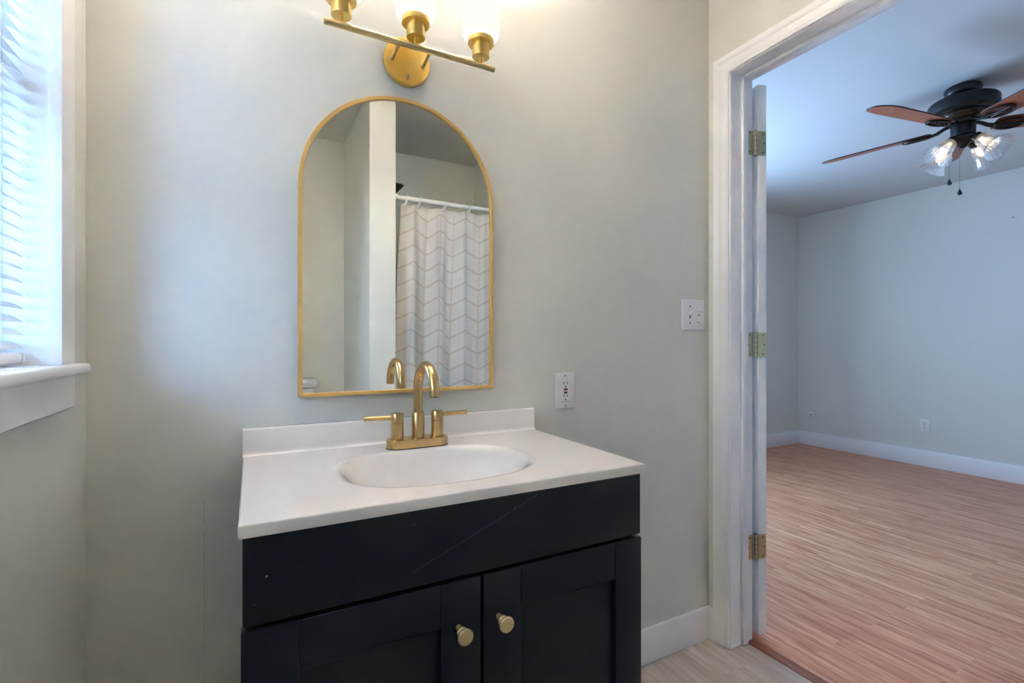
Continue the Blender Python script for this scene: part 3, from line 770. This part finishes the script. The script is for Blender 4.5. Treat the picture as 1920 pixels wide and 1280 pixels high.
def egg(cx, cy, hw, hl, z, n=40):
    return [(cx + hw * math.cos(2 * PI * i / n), cy + hl * math.sin(2 * PI * i / n) * (1.0 if math.sin(2 * PI * i / n) > 0 else .92), z) for i in range(n)]
obj('bowl', MB().loft([egg(.13, y, hw, hl, z) for (y, hw, hl, z) in ((-.62, .115, .24, .0), (-.62, .115, .235, .05), (-.60, .100, .20, .14), (-.57, .125, .22, .25), (-.53, .170, .255, .35), (-.52, .182, .265, .395), (-.52, .180, .262, .405))]), 'porcelain', tl, sharp=70)
obj('seat', MB().loft([egg(.13, -.515, hw, hl, z) for (hw, hl, z) in ((.182, .240, .406), (.188, .246, .412), (.188, .246, .420), (.184, .242, .424))]), 'porcelain', tl, sharp=60)
obj('seat_lid', MB().loft([egg(.13, -.515, hw, hl, z) for (hw, hl, z) in ((.184, .242, .4245), (.187, .245, .428), (.185, .243, .440), (.165, .222, .446))]), 'porcelain', tl, sharp=60)
m = MB().box(.0, .26, -.77, -.70, .39, .416, .008, 2); obj('tank_deck', m, 'porcelain', tl)

# ------------------------------------------------------------------ ceiling fan in the bedroom
CXF, CYF2 = 3.300, 1.170
cf = thing('ceiling_fan', (CXF, CYF2, ZC), 'black ceiling fan with five reddish wood blades and clear glass lights', 'ceiling fan')
T = Matrix.Translation((CXF, CYF2, 0))
obj('canopy', MB().lathe([(.060, 2.430), (.070, 2.428), (.0765, 2.420), (.0770, 2.412), (.0745, 2.405), (.0745, 2.396), (.066, 2.385), (.050, 2.372), (.042, 2.362), (.042, 2.350)], T, 56), 'fan_black', cf)
obj('motor_housing', MB().lathe([(.050, 2.356), (.110, 2.358), (.132, 2.356), (.138, 2.352), (.1385, 2.348), (.1435, 2.345), (.1445, 2.340), (.1445, 2.300), (.1425, 2.296), (.1430, 2.292), (.132, 2.284), (.110, 2.281), (.080, 2.280)], T, 72), 'fan_black', cf)
obj('flywheel', MB().lathe([(.100, 2.281), (.101, 2.276), (.094, 2.262), (.082, 2.252), (.060, 2.249), (.058, 2.236), (.02, 2.236)], T, 56, mod=lambda a, z: 0.018 * math.cos(20 * a) if 2.253 < z < 2.28 else 0), 'fan_bronze', cf)
obj('switch_housing', MB().lathe([(.020, 2.237), (.047, 2.236), (.0505, 2.231), (.0505, 2.178), (.0490, 2.172), (.064, 2.166), (.072, 2.158), (.070, 2.150), (.050, 2.140), (.030, 2.128), (.020, 2.118), (.010, 2.110), (.0001, 2.108)], T, 48), 'fan_black', cf)
ZB = 2.222
for k_ in range(5):
    ang = R(99 + 72 * k_)
    A = Matrix.Translation((CXF, CYF2, ZB)) @ Matrix.Rotation(ang, 4, 'Z') @ Matrix.Rotation(R(-12), 4, 'X')
    # blade outline: local x along the blade
    out = [(.130, -.030), (.138, -.046), (.160, -.053), (.40, -.063), (.56, -.066), (.625, -.062), (.650, -.046), (.662, -.018), (.666, .010), (.655, .034), (.615, .060), (.56, .066), (.40, .063), (.160, .053), (.138, .046), (.130, .030)]
    mb = MB(); 
    mb.loft([[A @ Vector((x, y, z)) for x, y in [(px if z_in == 0 else px, py) for px, py in out]] for z, z_in in ((-.003, 0), (.003, 0))])
    bmesh.ops.bevel(mb.bm, geom=[e for e in mb.bm.edges if len(e.link_faces) == 2 and any(len(f.verts) > 6 for f in e.link_faces)], offset=.001, segments=1, affect='EDGES')
    bl_ = obj('blade', mb, 'blade_wood', cf, sharp=30)
    bl_.data.materials.append(MATS['fan_black'])
    for pf in bl_.data.polygons:
        if len(pf.vertices) == 4: pf.material_index = 1            # dark edge band
    # decorative iron under the blade
    mi = MB()
    mi.ring(A @ Vector((.194, 0, -.0100)), A.to_3x3() @ Vector((1, 0, 0)), A.to_3x3() @ Vector((0, 1, 0)), .060, .040, .0066, 40, 8, 1.0)
    mi.tube([A @ Vector((.136, -.012, -.0110)), A @ Vector((.171, -.004, -.0110)), A @ Vector((.221, 0, -.0110)), A @ Vector((.252, 0, -.0090))], [.006, .006, .005, .004], 8)
    mi.tube([A @ Vector((.136, .012, -.0110)), A @ Vector((.171, .010, -.0110)), A @ Vector((.208, .016, -.0110)), A @ Vector((.236, .028, -.0090))], .0045, 8)
    B = Matrix.Translation((CXF, CYF2, 0)) @ Matrix.Rotation(ang, 4, 'Z')
    for dy in (-.009, .009):
        mi.tube([B @ Vector((.055, dy * .6, 2.238)), B @ Vector((.078, dy * .7, 2.232)), B @ Vector((.105, dy, 2.218)), A @ Vector((.138, dy * 1.4, -.0110))], [.0065, .006, .0055, .006], 10)
    iron = obj('blade_iron', mi, 'fan_iron', bl_)
    iron['label'] = 'dark cast blade bracket'
# light kit: four arms with fluted clear bells
for k_ in range(4):
    psi = R(-80 - 27.95 + 90 * k_)
    d = Vector((math.cos(psi), math.sin(psi), 0)); ax = (d * math.sin(R(47)) + Vector((0, 0, -1)) * math.cos(R(47))).normalized()
    c0 = Vector((CXF, CYF2, 2.150))
    p1 = c0 + d * .062 + Vector((0, 0, -.004))
    m = MB().tube([c0 + d * .030, c0 + d * .052 + Vector((0, 0, .004)), p1], [.012, .012, .013], 14)
    m.lathe([(.013, -.004), (.0235, .000), (.0245, .006), (.0245, .026), (.022, .030)], axis_mat(p1, ax), 28)
    so = obj('lamp_socket', m, 'fan_bronze', cf)
    fl = lambda a, z: 0.020 * math.cos(18 * a) * min(1, max(0, (z - .02) / .05))
    outp = [(.0240, .020), (.0310, .030), (.0345, .050), (.0375, .076), (.0430, .101), (.0530, .123), (.0672, .140)]
    inn = [(r - .0022, z) for r, z in reversed(outp)]
    obj('shade', MB().lathe(outp + inn, axis_mat(p1, ax), 108, mod=fl, cap=False), 'ribbed_glass', so)
    obj('bulb', MB().lathe([(.011, .022), (.011, .040), (.015, .052), (.0195, .066), (.0185, .082), (.011, .094), (.0001, .098)], axis_mat(p1, ax), 24), 'fan_bulb' if k_ != 2 else 'fan_bulb', so)
for (psi_, ztop, zend) in ((132, 2.185, 1.962), (62, 2.185, 1.912)):
    a = R(psi_ - 27.95); px, py = CXF + .054 * math.cos(a), CYF2 + .054 * math.sin(a)
    ch = obj('pull_chain', MB().tube([(px - .010 * math.cos(a), py - .010 * math.sin(a), ztop), (px, py, ztop - .004), (px, py, ztop - .03), (px, py, zend)], .0011, 8), 'chain_metal', cf)
    obj('pendant', MB().lathe([(.0008, zend), (.0020, zend - .002), (.0045, zend - .010), (.0100, zend - .022), (.0112, zend - .028), (.0090, zend - .033), (.0001, zend - .036)], Matrix.Translation((px, py, 0)), 10), 'pendant_black', ch)
